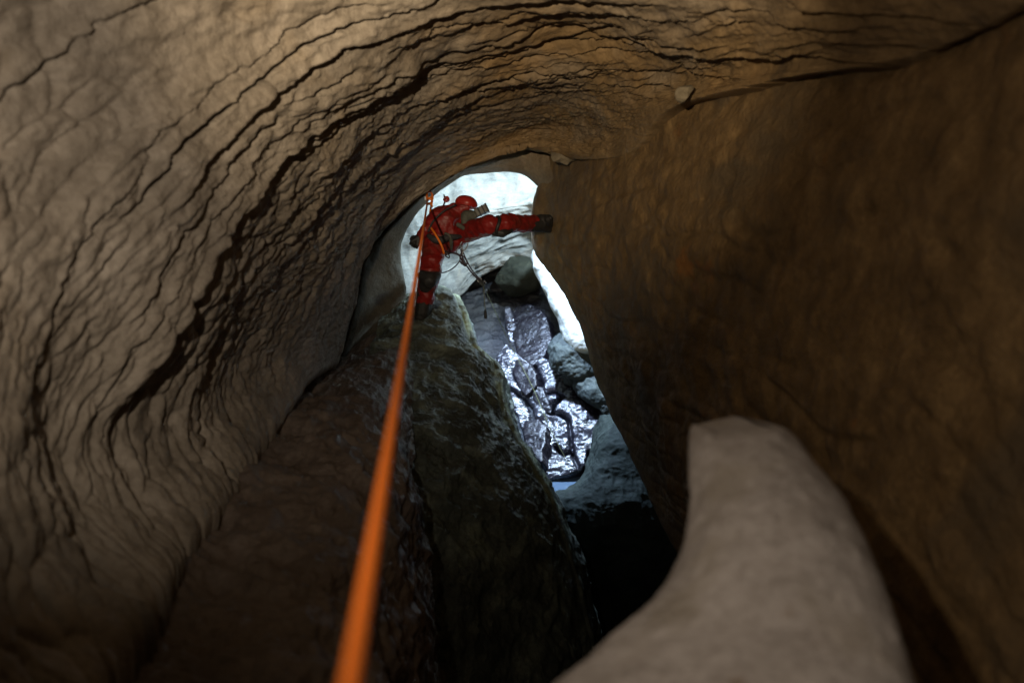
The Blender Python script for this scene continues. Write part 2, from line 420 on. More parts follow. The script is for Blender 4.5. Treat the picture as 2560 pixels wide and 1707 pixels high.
# ------------------------------------------------------------------ right wall
VR = [
    scaled([(1390, 330, 7.6), (1350, 450, 7.9), (1330, 540, 8.0), (1335, 620, 8.0), (1400, 720, 7.7), (1450, 820, 7.5), (1490, 970, 7.1), (1530, 1020, 6.9), (1590, 1160, 6.3), (1645, 1290, 5.8), (1730, 1450, 5.2), (1850, 2100, 4)], 1.0, 0.35, 1180, 660),
    [(1400, 330, 7.6), (1350, 450, 7.9), (1330, 540, 8.0), (1335, 620, 8.0), (1353, 655, 7.9), (1402, 722, 7.75), (1450, 815, 7.55), (1466, 880, 7.4), (1480, 930, 7.25), (1522, 1020, 6.9), (1588, 1160, 6.3), (1640, 1285, 5.8), (1725, 1450, 5.2), (1800, 1700, 4.6), (1850, 2100, 4)],
    [(1425, 320, 7.2), (1385, 420, 7.55), (1372, 520, 7.65), (1374, 640, 7.6), (1420, 740, 7.3), (1500, 890, 6.85), (1570, 1040, 6.35), (1640, 1200, 5.75), (1740, 1400, 5.0), (1830, 1700, 4.3), (1880, 2100, 3.7)],
    [(1490, 300, 6.9), (1440, 420, 7.0), (1425, 520, 7.0), (1435, 640, 6.9), (1480, 760, 6.6), (1545, 900, 6.2), (1610, 1040, 5.75), (1680, 1200, 5.25), (1765, 1400, 4.65), (1850, 1700, 4.05), (1900, 2100, 3.5)],
    [(1640, 160, 5.4), (1600, 350, 5.5), (1590, 520, 5.4), (1610, 680, 5.2), (1660, 840, 4.9), (1720, 1000, 4.5), (1790, 1180, 4.1), (1870, 1400, 3.7), (1950, 1700, 3.2), (2000, 2100, 2.8)],
    [(1950, 40, 3.8), (1880, 300, 3.8), (1870, 520, 3.7), (1890, 720, 3.6), (1930, 900, 3.4), (1990, 1100, 3.2), (2060, 1350, 2.9), (2140, 1700, 2.5), (2200, 2100, 2.2)],
    [(2350, -150, 2.6), (2250, 250, 2.55), (2230, 520, 2.5), (2240, 800, 2.45), (2280, 1050, 2.3), (2330, 1350, 2.15), (2400, 1700, 1.95), (2450, 2100, 1.8)],
    [(2900, -450, 1.5), (2750, 100, 1.62), (2700, 520, 1.65), (2700, 850, 1.62), (2740, 1150, 1.55), (2800, 1500, 1.45), (2900, 2200, 1.3)],
    [(4300, -1200, .8), (4000, 300, .85), (4000, 1100, .85), (4300, 2700, .75)],
    [(7500, -2500, .45), (7000, 300, .5), (7000, 1500, .5), (7500, 4500, .42)],
]
VR[0] = [(x + 260, y, d + 0.55) if y < 850 else (x + 22, y, d + (1.7 if y > 950 else 1.0)) for x, y, d in VR[1]]  # unseen return, carried deeper low down to block lamp light from the pit slope
VR.insert(1, [(x + 30, y, d + 0.28) for x, y, d in VR[1]])
# carry the sheet on upwards, behind the vault
VR = [[(r[0][0] + (r[0][0] - r[1][0]) * 0.9, r[0][1] + (r[0][1] - r[1][1]) * 0.9, r[0][2])] + r for r in VR]
NR, MR = 420, 460
G2, s2 = loft(VR, NR, MR)
N2 = toward(grid_normals(G2), G2, P(1240, 690, 4.0))
H2 = 0.06 * fbm(G2 * 0.9, 4, 201) + 0.03 * fbm(G2 * 3.2, 4, 203) + 0.014 * ridged(G2 * np.array([7.0, 4, 4]), 4, 207) + 0.010 * fbm(G2 * 14.0, 4, 213)
uu = np.linalg.norm(np.diff(G2, axis=1), axis=-1); uu = np.concatenate([np.zeros((NR, 1)), np.cumsum(uu, 1)], 1)
ss = np.repeat(np.linspace(0, 6, NR)[:, None], MR, 1)
ee, cc = voronoi(uu / 0.22 + 0.5 * fbm(G2 * 2.0, 3, 209), ss / 0.5 + 0.5 * fbm(G2 * 2.4, 3, 211), 31)
H2 += 0.022 * (1 - np.exp(-ee / 0.4) - 1) + 0.015 * (cc - 0.5) * sstep(0, .3, ee)
fade = 0.35 + 0.65 * sstep(2.2, 4.0, np.repeat(s2[:, None], MR, 1))
G2 = G2 + N2 * (H2 * fade)[..., None]
rw = sheet('cave_wall_right', G2, M_right)
tag(rw, 'smooth orange brown clay stained right wall of the passage', 'cave wall', kind='structure')

# ------------------------------------------------------------------ ledge below the left wall
LR = [
    [(-900, 4200, .9), (-200, 4400, .9), (400, 4600, .95), (900, 4900, 1.0), (1200, 6500, 1.1)],
    [(-400, 2350, 1.6), (150, 2400, 1.6), (650, 2450, 1.6), (1000, 2600, 1.65), (1180, 3200, 1.8)],
    [(60, 1700, 2.05), (300, 1700, 2.05), (600, 1780, 2.05), (860, 1880, 2.1), (1010, 2150, 2.2), (1090, 2800, 2.4)],
    [(250, 1440, 2.5), (420, 1460, 2.5), (650, 1500, 2.5), (860, 1570, 2.55), (980, 1720, 2.65), (1060, 2100, 2.8), (1120, 2700, 3)],
    [(420, 1270, 3.05), (560, 1280, 3.05), (720, 1310, 3.05), (880, 1360, 3.1), (985, 1470, 3.2), (1060, 1750, 3.4), (1120, 2300, 3.7)],
    [(560, 1100, 3.9), (680, 1105, 3.9), (800, 1125, 3.9), (900, 1165, 3.95), (985, 1250, 4.05), (1060, 1450, 4.3), (1120, 1900, 4.7)],
    [(640, 990, 4.9), (780, 990, 4.9), (880, 1010, 4.95), (960, 1060, 5.05), (1020, 1180, 5.3), (1090, 1450, 5.7)],
    [(740, 915, 6.2), (860, 900, 6.3), (930, 905, 6.35), (1000, 930, 6.5), (1060, 1000, 6.7), (1120, 1250, 7.0)],
    [(840, 860, 7.5), (930, 830, 7.6), (1000, 820, 7.7), (1060, 840, 7.8), (1120, 950, 8.0)],
    [(860, 830, 8.6), (940, 800, 8.7), (1010, 800, 8.7), (1060, 830, 8.7), (1100, 940, 8.7)],
]
NL, ML = 420, 360
G3, s3 = loft(LR, NL, ML)
N3 = toward(grid_normals(G3), G3, P(1100, 200, 3.0))
H3 = 0.07 * fbm(G3 * 1.3, 4, 301) - 0.10 * (1 - sstep(0.1, 0.4, np.repeat(np.linspace(0, 1, ML)[None], NL, 0))) + 0.05 * fbm(G3 * 4, 4, 305) + 0.02 * ridged(G3 * 9, 4, 311) + 0.036 * ridged(G3 @ np.array([[2.2, 0, 0], [0, 2.0, 6.0], [0, -2.0, 6.0]]).T * 1.2, 4, 309)
G3 = G3 + N3 * H3[..., None]
led = sheet('cave_ledge', G3, M_ledge)
tag(led, 'dark streaked rock ledge sloping down below the left wall', 'ledge', kind='structure')

# ------------------------------------------------------------------ the block between the ledge and the chamber
BR = [
    [(960, 790, 8.3), (1020, 745, 8.35), (1070, 735, 8.4), (1106, 732, 8.4), (1135, 745, 8.54), (1150, 750, 8.66), (1159, 800, 9.6)],
    [(950, 800, 7.6), (1010, 765, 7.7), (1060, 742, 7.8), (1104, 730, 7.8), (1133, 743, 7.94), (1148, 748, 8.06), (1164, 790, 9.2)],
    [(940, 850, 7.2), (1000, 822, 7.25), (1060, 800, 7.35), (1128, 788, 7.6), (1157, 801, 7.74), (1172, 806, 7.86), (1176, 850, 9.1)],
    [(925, 900, 6.8), (990, 880, 6.9), (1060, 860, 7.05), (1120, 850, 7.2), (1148, 844, 7.35), (1177, 857, 7.49), (1192, 862, 7.61), (1199, 900, 8.9)],
    [(915, 960, 6.4), (990, 940, 6.5), (1080, 922, 6.75), (1160, 910, 7), (1206, 904, 7.25), (1235, 917, 7.39), (1250, 922, 7.51), (1256, 960, 8.8)],
    [(915, 1040, 6), (1000, 1015, 6.15), (1090, 995, 6.4), (1180, 985, 6.7), (1216, 967, 7.05), (1245, 980, 7.19), (1260, 985, 7.31), (1270, 1020, 8.6)],
    [(930, 1140, 5.6), (1020, 1110, 5.8), (1120, 1090, 6.1), (1210, 1075, 6.45), (1241, 1054, 6.9), (1270, 1067, 7.04), (1285, 1072, 7.16), (1296, 1100, 8.5)],
    [(960, 1260, 5.3), (1050, 1220, 5.6), (1150, 1190, 5.9), (1250, 1165, 6.25), (1284, 1134, 6.7), (1313, 1147, 6.84), (1328, 1152, 6.96), (1339, 1180, 8.3)],
    [(1000, 1420, 5.1), (1090, 1360, 5.4), (1200, 1310, 5.75), (1300, 1275, 6.1), (1340, 1240, 6.6), (1369, 1253, 6.74), (1384, 1258, 6.86), (1396, 1290, 8.2)],
    [(1050, 1640, 4.9), (1140, 1560, 5.2), (1250, 1490, 5.6), (1350, 1440, 5.95), (1396, 1402, 6.4), (1425, 1415, 6.54), (1440, 1420, 6.66), (1454, 1450, 8)],
    [(1110, 2000, 4.8), (1200, 1900, 5.1), (1310, 1800, 5.5), (1410, 1720, 5.85), (1466, 1672, 6.3), (1495, 1685, 6.44), (1510, 1690, 6.56), (1524, 1720, 7.9)],
]
NB, MB_ = 420, 360
G4, s4 = loft(BR, NB, MB_)
N4 = toward(grid_normals(G4), G4, P(1240, 300, 5.0))
H4 = 0.07 * fbm(G4 * 1.6, 4, 401) + 0.045 * ridged(G4 * 4, 4, 403) + 0.018 * ridged(G4 * 9.0, 4, 407) + 0.006 * ridged(G4 * 30.0, 3, 409)
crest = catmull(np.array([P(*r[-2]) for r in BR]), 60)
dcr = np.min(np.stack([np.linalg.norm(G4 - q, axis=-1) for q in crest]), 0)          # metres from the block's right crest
G4 = G4 + N4 * (H4 * (1 - 0.6 * (1 - sstep(0.12, 0.3, dcr))))[..., None]
pale = (1 - sstep(0.10, 0.24, dcr + 0.10 * fbm(G4 * 4, 4, 411))) * (1 - sstep(6.5, 9.0, np.repeat(s4[:, None], MB_, 1)))  # cream stone along the crest, made paler still by painted rim light
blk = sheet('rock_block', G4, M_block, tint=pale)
tag(blk, 'big rough wet rock block under the caver with glinting face and pale lit edge', 'rock')

# ------------------------------------------------------------------ flowstone pillar in the foreground
PR = [  # py, left px, right px, depth
    (1054, 1868, 1892, 1.80), (1061, 1815, 1936, 1.79), (1074, 1752, 1960, 1.775), (1090, 1737, 1978, 1.75), (1112, 1733, 1994, 1.71), (1150, 1731, 2026, 1.66), (1202, 1730, 2072, 1.60), (1267, 1731, 2114, 1.53),
    (1354, 1722, 2152, 1.45), (1420, 1700, 2176, 1.40), (1479, 1668, 2196, 1.36), (1545, 1616, 2214, 1.31), (1605, 1548, 2229, 1.27), (1707, 1440, 2252, 1.20),
    (1900, 1230, 2290, 1.12), (2300, 900, 2400, 1.02), (2900, 500, 2600, 0.95)]
NP, MP = 260, 300
pr = catmull(np.array(PR, float), NP)
ang = np.linspace(0, 2 * np.pi, MP, endpoint=True)
cx = (pr[:, 1] + pr[:, 2]) / 2; hw = (pr[:, 2] - pr[:, 1]) / 2 / FPX * pr[:, 3]
C0 = P(cx, pr[:, 0], pr[:, 3])
G5 = C0[:, None] + (hw[:, None] * np.cos(ang))[..., None] * RIGHT + ((0.25 + 0.75 * hw[:, None]) * 0.55 * np.sin(ang))[..., None] * FWD
N5 = grid_normals(G5); N5 = N5 * np.sign(np.median(np.sum(N5 * (G5 - C0[:, None]), -1)))
H5 = 0.014 * fbm(G5 * 4.5, 3, 501) + 0.004 * fbm(G5 * 22, 3, 503)
# a small horn on the left shoulder of its top
pxl = cx[:, None] + np.cos(ang)[None] * (pr[:, 2] - pr[:, 1])[:, None] / 2
horn = np.exp(-((pxl - 1745) / 16) ** 2) * np.exp(-((pr[:, 0][:, None] - 1085) / 26) ** 2)
G5 = G5 + N5 * (H5 * sstep(5, 40, np.arange(NP))[:, None])[..., None]; G5[:, -1] = G5[:, 0]
G5 = G5 + horn[..., None] * UP * 0.011
pil_o = sheet('rock_pillar', G5, M_pillar)
tag(pil_o, 'smooth pale grey flowstone pillar rising in front of the brown right wall', 'rock')

# ------------------------------------------------------------------ chamber beyond the window
CB = [
    [(800, -500, 7.8), (1100, -550, 7.9), (1300, -560, 8.0), (1650, -500, 7.9)],
    [(800, -100, 8.9), (1100, -120, 9.2), (1300, -120, 9.3), (1650, -100, 9.0)],
    [(800, 250, 9.6), (1050, 240, 10.0), (1200, 230, 10.2), (1350, 230, 10.2), (1680, 250, 9.7)],
    [(800, 450, 9.7), (1000, 450, 10.0), (1150, 450, 10.25), (1300, 450, 10.35), (1450, 450, 10.2), (1720, 460, 9.7)],
    [(800, 560, 9.6), (1000, 560, 9.85), (1150, 540, 10.05), (1300, 515, 10.1), (1450, 510, 10.0), (1720, 530, 9.6)],
    [(840, 720, 9.6), (1000, 690, 9.85), (1120, 650, 10.25), (1220, 610, 10.4), (1335, 580, 10.45), (1450, 560, 10.2), (1720, 550, 9.8)],
    [(880, 890, 9.6), (1030, 815, 9.95), (1110, 765, 10.5), (1200, 692, 10.75), (1335, 637, 10.8), (1450, 605, 10.4), (1720, 590, 10)],
    [(890, 885, 9.8), (1035, 812, 10.15), (1113, 762, 10.7), (1203, 689, 10.95), (1337, 633, 11.05), (1455, 600, 10.7), (1720, 585, 10.3)],
    [(900, 800, 10.9), (1040, 760, 11.1), (1120, 700, 11.3), (1210, 640, 11.5), (1340, 590, 11.8), (1460, 560, 11.8), (1720, 550, 11.4)],
]
NC, MC = 300, 320
G6, s6 = loft(CB, NC, MC)
N6 = toward(grid_normals(G6), G6, P(1240, 690, 8.0))
s6g = np.repeat(s6[:, None], MC, 1)
uu = np.linspace(0, 4.5, MC)[None] + np.zeros((NC, 1))
H6 = 0.18 * fbm(G6 * 1.5, 4, 601) + 0.03 * fbm(G6 * 4, 4, 603) + 0.022 * ridged(st(uu * 2.2, s6g * 6.5), 4, 607) * sstep(3.2, 4.3, s6g)
G6 = G6 + N6 * H6[..., None]
cb = sheet('chamber_wall', G6, M_chamber)
tag(cb, 'pale rock wall of the lit chamber beyond the window', 'cave wall', kind='structure')

CS = [
    [(950, 560, 11.7), (1150, 560, 11.8), (1260, 560, 11.9), (1400, 540, 12), (1650, 540, 12)],
    [(980, 700, 11.2), (1150, 690, 11.3), (1260, 640, 11.5), (1400, 620, 11.6), (1650, 620, 11.5)],
    [(1020, 790, 10.5), (1160, 775, 10.6), (1270, 745, 10.8), (1380, 750, 10.7), (1600, 760, 10.4)],
    [(1080, 880, 10.0), (1210, 855, 10.1), (1320, 850, 10.15), (1420, 860, 10.0), (1620, 870, 9.7)],
    [(1140, 970, 9.55), (1260, 955, 9.6), (1340, 950, 9.65), (1440, 955, 9.55), (1640, 960, 9.2)],
    [(1190, 1070, 9.15), (1290, 1055, 9.2), (1370, 1050, 9.2), (1460, 1048, 9.15), (1660, 1050, 8.8)],
    [(1230, 1150, 8.85), (1330, 1160, 8.85), (1400, 1160, 8.88), (1470, 1145, 8.9), (1680, 1130, 8.5)],
    [(1240, 1225, 8.75), (1340, 1235, 8.78), (1400, 1235, 8.8), (1470, 1225, 8.8), (1680, 1210, 8.4)],
    [(1240, 1320, 8.4), (1340, 1330, 8.4), (1420, 1320, 8.4), (1500, 1300, 8.4), (1700, 1290, 8.1)],
]
NS, MS = 380, 340
G7, s7 = loft(CS, NS, MS)
N7 = toward(grid_normals(G7), G7, CAM)
H7 = -0.04 + 0.05 * fbm(G7 * 1.8, 4, 701) + 0.035 * fbm(G7 * 5, 4, 703) + 0.028 * ridged(G7 * np.array([4.0, 9.0, 9.0]), 4, 707)
G7 = G7 + N7 * H7[..., None]
cs = sheet('chamber_floor', G7, M_slope)
tag(cs, 'dark wet rock floor rising to the back of the lit chamber', 'cave floor', kind='structure')

# right side of the chamber, glaring beside the lamp
CR = [
    [(1440, 480, 9.9), (1450, 480, 9.55), (1480, 470, 9.4), (1560, 450, 9.4)],
    [(1375, 570, 9.9), (1390, 570, 9.5), (1430, 560, 9.35), (1580, 540, 9.3)],
    [(1330, 640, 9.9), (1336, 640, 9.45), (1400, 640, 9.3), (1600, 640, 9.2)],
    [(1362, 720, 9.8), (1364, 720, 9.4), (1420, 720, 9.25), (1620, 730, 9.1)],
    [(1398, 785, 9.7), (1397, 785, 9.3), (1440, 790, 9.15), (1640, 800, 9.0)],
    [(1416, 850, 9.6), (1412, 850, 9.25), (1465, 850, 9.05), (1660, 870, 8.9)],
    [(1430, 888, 9.7), (1426, 886, 9.3), (1480, 885, 9.1), (1680, 900, 8.9)],
    [(1438, 900, 9.9), (1432, 898, 9.7), (1480, 895, 9.6), (1680, 910, 9.4)],
]
G8, s8 = loft(CR, 220, 160)
N8 = toward(grid_normals(G8), G8, CAM)
G8 = G8 + N8 * (0.05 * fbm(G8 * 2.2, 4, 801) + 0.018 * fbm(G8 * 8, 4, 803))[..., None]
cr = sheet('chamber_wall_right', G8, M_calcite)
tag(cr, 'glaring white lit strip of chamber wall along the right edge of the opening', 'cave wall', kind='structure')

# slope between the pool and the right wall
GP = [
    [(1490, 1030, 9.4), (1510, 1040, 8.9), (1580, 1040, 8.6), (1750, 1050, 8.2)],
    [(1470, 1100, 9.2), (1492, 1095, 8.70), (1540, 1105, 8.35), (1750, 1140, 8.1)],
    [(1462, 1160, 9.0), (1475, 1160, 8.5), (1530, 1180, 8.2), (1760, 1230, 8.0)],
    [(1440, 1210, 8.85), (1445, 1212, 8.4), (1500, 1245, 8.1), (1770, 1320, 8.0)],
    [(1375, 1235, 8.75), (1390, 1242, 8.25), (1470, 1300, 8.1), (1780, 1420, 8.1)],
    [(1330, 1270, 8.7), (1345, 1280, 8.15), (1430, 1400, 8.3), (1780, 1600, 8.4)],
    [(1270, 1400, 8.5), (1300, 1420, 8.4), (1390, 1650, 8.8), (1750, 1900, 9.0)],
    [(1200, 1800, 9.2), (1240, 1900, 9.2), (1350, 2300, 9.8), (1700, 2700, 10.0)],
]
G9, s9 = loft(GP, 240, 200)
N9 = toward(grid_normals(G9), G9, CAM)
G9 = G9 + N9 * (0.06 * fbm(G9 * 2.0, 4, 901) + 0.03 * ridged(G9 * 5, 4, 903))[..., None]
gp = sheet('pit_slope', G9, M_pit)
tag(gp, 'grey green rock slope falling from the pool into the dark pit', 'cave floor', kind='structure')
# ------------------------------------------------------------------ boulders and slabs of the chamber
SUP = 0.76 * UP + 0.65 * FWD            # up along the chamber floor
SN = 0.65 * UP - 0.76 * FWD             # out of it
def ico(sub):
    bm = bmesh.new(); bmesh.ops.create_icosphere(bm, subdivisions=sub, radius=1.0)
    v = np.array([x.co[:] for x in bm.verts]); f = np.array([[q.index for q in x.verts] for x in bm.faces]); bm.free()
    return v, f
ICO = {k: ico(k) for k in (3, 4, 5, 6)}
def boulder(name, c, half, mat, seed, axes=(RIGHT, SUP, SN), sub=5, facets=9, cut=0.72, lump=0.10, ridge=0.0, fine=0.015, rot=0.0, rscale=(3, 9, 6)):
    v, f = ICO[sub]; v = v.copy()
    rs = np.random.RandomState(seed)
    v = v + 0.12 * fbm(v * 1.3 + seed, 3, seed)[:, None] * v
    for k in range(facets):                                        # broken faces
        n = rs.normal(size=3); n /= np.linalg.norm(n)
        h = cut + 0.22 * rs.rand()
        d = v @ n
        over = np.maximum(d - h, 0)
        v = v - (over * 0.9)[:, None] * n
    nn = v / np.linalg.norm(v, axis=1, keepdims=True)
    p = v * np.array(half)
    ca, sa = math.cos(rot), math.sin(rot)
    A = np.array([ca * axes[0] + sa * axes[1], -sa * axes[0] + ca * axes[1], axes[2]])
    disp = lump * min(half) * fbm(p * 6 + seed, 4, seed + 1) + fine * fbm(p * 24 + seed, 3, seed + 2)
    if ridge:
        disp = disp + ridge * ridged(p * np.array(rscale) * 2.2 + 0.6 * fbm(p * 5, 3, seed)[:, None], 4, seed + 5)
    nrm = nn / np.array(half); nrm /= np.linalg.norm(nrm, axis=1, keepdims=True)
    p = p + nrm * disp[:, None]
    return new_mesh(name, np.asarray(c) + p @ A, f, mat)

def m_(px, d): return px * d / FPX

g = 'wet boulders on the chamber floor'
def floor_d(y):
    return np.interp(y, [700, 760, 855, 955, 1050, 1160, 1230], [11.1, 10.72, 10.12, 9.62, 9.2, 8.9, 8.75])
def zpx(z): return np.array([(1180 + 0.3445 * x, 740 + 0.3444 * y) for x, y in z])
def plate(name, outline, lift, tilt, ripple, mat, seed, edge=0.008, tip=0.0, grow=0.026, cracks=(), roll=0.03):
    """a broken slab lying on the floor: traced outline, its own tilt, rippled top and steep sides"""
    q = zpx(outline); c2 = q.mean(0)
    c = P(c2[0], c2[1], floor_d(c2[1])) + SN * (lift * 0.6 + 0.05)
    l = CT - c; l /= np.linalg.norm(l); vv = CAM - c; vv /= np.linalg.norm(vv)
    n = (l + vv); n /= np.linalg.norm(n)
    n = n * (1 - abs(tip)) + SN * abs(tip)
    n = n + tilt[0] * RIGHT + tilt[1] * SUP; n /= np.linalg.norm(n)
    ex = RIGHT - n * (RIGHT @ n); ex /= np.linalg.norm(ex); ey = np.cross(n, ex); ey = ey if ey @ UP > 0 else -ey
    def onplane(x, y):
        r = P(x, y, 1.0) - CAM
        return CAM + r * (((c - CAM) @ n) / (r @ n))
    w = np.array([onplane(x, y) for x, y in q]) - c
    pl = np.stack([w @ ex, w @ ey], -1)
    lo = pl.min(0) - 0.03; hi = pl.max(0) + 0.03
    stp = 0.009
    nx = int((hi[0] - lo[0]) / stp) + 2; ny = int((hi[1] - lo[1]) / stp) + 2
    X, Y = np.meshgrid(np.linspace(lo[0], hi[0], nx), np.linspace(lo[1], hi[1], ny))
    Xw = X + 0.020 * fbm(st(X * 9, Y * 9, seed), 3, seed); Yw = Y + 0.020 * fbm(st(X * 9, Y * 9, seed + 5.5), 3, seed + 3)
    dist = np.full(X.shape, 9.0); ins = np.zeros(X.shape, bool)
    m = len(pl)
    for k in range(m):
        a_, b_ = pl[k], pl[(k + 1) % m]; ab = b_ - a_
        t = np.clip(((Xw - a_[0]) * ab[0] + (Yw - a_[1]) * ab[1]) / (ab @ ab), 0, 1)
        dist = np.minimum(dist, np.hypot(Xw - a_[0] - t * ab[0], Yw - a_[1] - t * ab[1]))
        cond = ((a_[1] > Yw) != (b_[1] > Yw))
        ins ^= cond & (Xw < (b_[0] - a_[0]) * (Yw - a_[1]) / (b_[1] - a_[1] + 1e-12) + a_[0])
    sd = np.where(ins, dist, -dist) + grow
    h = -0.10 * (1 - sstep(-0.012, 0.004, sd)) * 2.5 - edge * np.exp(-np.maximum(sd, 0) / 0.025)
    wy = Y + 0.05 * fbm(st(X * 4, Y * 4, seed), 3, seed + 9)
    rip = ridged(st(X * 6.0, wy * 17, seed), 5, seed + 11, 0.62)
    ripple = ripple * 0.95
    h = h + ripple * (0.4 + 0.9 * sstep(-0.3, 0.4, fbm(st(X * 5, Y * 5, seed), 3, seed + 21))) * rip + 0.5 * ripple * fbm(st(X * 26, Y * 30, seed), 3, seed + 13) + roll * fbm(st(X * 2.6, Y * 3.4, seed), 4, seed + 15)
    for ck in cracks:
        cq = np.array([onplane(x, y) for x, y in zpx(ck)]) - c
        cq = np.stack([cq @ ex, cq @ ey], -1); dc = np.full(X.shape, 9.0)
        for k in range(len(cq) - 1):
            ab = cq[k + 1] - cq[k]; t = np.clip(((Xw - cq[k][0]) * ab[0] + (Yw - cq[k][1]) * ab[1]) / (ab @ ab), 0, 1)
            dc = np.minimum(dc, np.hypot(Xw - cq[k][0] - t * ab[0], Yw - cq[k][1] - t * ab[1]))
        h = h - 0.11 * np.exp(-(dc / (0.015 + 0.014 * np.abs(fbm(st(X * 6, Y * 6, seed), 2, seed + 31)))) ** 2) - 0.02 * np.exp(-dc / 0.06)
    pts = c + X[..., None] * ex + Y[..., None] * ey + h[..., None] * n
    f = grid_faces(ny, nx)
    keep = (sd.ravel()[f] > -0.022).any(1)
    f = f[keep]
    us_, inv = np.unique(f, return_inverse=True)
    o = new_mesh(name, pts.reshape(-1, 3)[us_], inv.reshape(f.shape), mat)
    return o
M_wet = rock_mat('glistening_wet_rock', ((0.018, 0.017, 0.026), (0.032, 0.031, 0.044), (0.052, 0.052, 0.068)), scale=6.0, rough=(0.11, 0.25), bump=0.008, grain=0.004, spec=1.0)
M_dull = rock_mat('dull_brown_rock', ((0.007, 0.006, 0.009), (0.013, 0.010, 0.016), (0.024, 0.020, 0.029)), scale=6.0, rough=(0.2, 0.42), bump=0.010, grain=0.004, spec=0.8)
face = plate('wet_rock_face', [(190, 450), (245, 370), (330, 430), (430, 495), (520, 450), (580, 480), (615, 570), (725, 580), (770, 740), (850, 800), (955, 900), (930, 1050), (815, 1115), (812, 1220), (770, 1250), (700, 1280), (515, 1320), (480, 1200), (400, 1100), (380, 960), (290, 780), (222, 650)],
             .05, (0.0, 0.0), .013, M_wet, 60, grow=0.02, roll=0.055, cracks=[
                 [(455, 500), (500, 620), (520, 720), (560, 835), (640, 860), (700, 895), (712, 960), (722, 1060), (735, 1130), (775, 1240)],
                 [(230, 660), (300, 690), (380, 745), (425, 800), (430, 880), (480, 915), (520, 960), (515, 1060), (490, 1190)],
                 [(520, 720), (600, 690), (660, 735), (610, 780), (575, 830)],
                 [(600, 1075), (655, 1130), (730, 1110)], [(310, 540), (345, 640), (390, 700), (440, 660)]])
tag(face, 'steep glistening blue violet wet rock face split by dark fissures above the pool', 'rock face')
slabs = [
    ('wet_boulder', [(325, 465), (430, 515), (460, 570), (445, 655), (390, 705), (345, 650), (305, 540)], .14, (-0.35, 0.1), .006, M_dull, 'rounded brown boulder lodged in the top of the glistening rock face'),
    ('wet_boulder', [(440, 655), (500, 665), (545, 790), (555, 835), (490, 805), (445, 725)], .12, (-0.3, -0.2), .007, M_dull, 'narrow dark boulder wedged in the main fissure of the wet face'),
    ('wet_boulder', [(395, 915), (480, 905), (525, 950), (512, 1050), (490, 1190), (400, 1110), (385, 980)], .12, (-0.35, 0.1), .007, M_dull, 'dark shadowed boulder in the gap beside the rock block'),
    ('wet_boulder', [(295, 90), (420, 60), (520, 130), (570, 300), (510, 445), (430, 500), (340, 430), (305, 280)], .14, (-0.3, 0.25), .008, M_dull, 'big dull purple brown boulder high on the wet chamber floor'),
    ('wet_boulder', [(245, 80), (275, 85), (300, 180), (325, 270), (310, 350), (285, 330), (262, 230)], .10, (0.0, 0.0), .012, M_wet, 'thin bright wet sliver of rock beside the big purple boulder'),
]
for k, (nm, ol, lift, tilt, rip, mt, lab) in enumerate(slabs):
    tag(plate(nm, ol, lift, tilt, rip, mt, 60 + k), lab, 'boulder' if 'boulder' in nm else 'slab', g)
for x, y, d, hx, hy, th, seed, rt, lab in [
    (1428, 884, 9.26, 78, 50, .17, 31, -0.75, 'pitted blue grey flowstone lump below the glaring white strip'),
    (1444, 930, 9.36, 46, 30, .14, 34, -0.4, 'smaller blue grey flowstone lump wedged between two larger ones'),
    (1506, 975, 9.08, 84, 46, .16, 32, -0.95, 'smooth rounded blue grey flowstone lump overhanging the brightest wet slab')]:
    o = boulder('flowstone_lump', P(x, y, d) - SN * 0.05, (m_(hx, d), m_(hy, d) * 1.1, th), M_flow, seed, sub=6, facets=8, cut=0.7, lump=0.30, fine=0.008, ridge=0.010, rscale=(2, 4, 2), rot=rt)
    tag(o, lab, 'rock', 'flowstone lumps at the right of the chamber')
M_hollow = rock_mat("hollow_rock", ((0.020, 0.024, 0.019), (0.034, 0.039, 0.030), (0.052, 0.058, 0.045)), scale=4.0, bump=0.012, grain=0.004)
o = boulder('hollow_boulder', P(1300, 690, 10.75), (m_(62, 10.7), m_(52, 10.7), .35), M_hollow, 41, axes=(RIGHT, UP, -FWD), sub=5, facets=6, lump=0.1, fine=0.01)
tag(o, 'grey green boulder in the hollow under the pale chamber wall', 'rock')
# two loose pale stones caught where the ceiling meets the right wall
M_pale = rock_mat('pale_calcite', ((0.15, 0.122, 0.082), (0.20, 0.166, 0.115), (0.26, 0.22, 0.155)), scale=12, bump=0.004, grain=0.002)
o = boulder('wedged_stone', P(1712, 232, 4.28), (m_(21, 4.3), m_(26, 4.3), .06), M_pale, 51, axes=(RIGHT, UP, -FWD), sub=5, facets=12, cut=.52, lump=.25, fine=.004, rot=-0.5)
tag(o, 'small pale stone wedged in the crease between ceiling and brown right wall', 'stone')
o = boulder('calcite_flake', P(1413, 388, 6.92), (m_(54, 7.0), m_(30, 7.0), .10), M_pale, 57, axes=(RIGHT, UP, -FWD), sub=5, facets=14, cut=.45, lump=.3, fine=.006, rot=0.25)
tag(o, 'pale pointed rock flake at the end of the crack above the opening', 'stone')

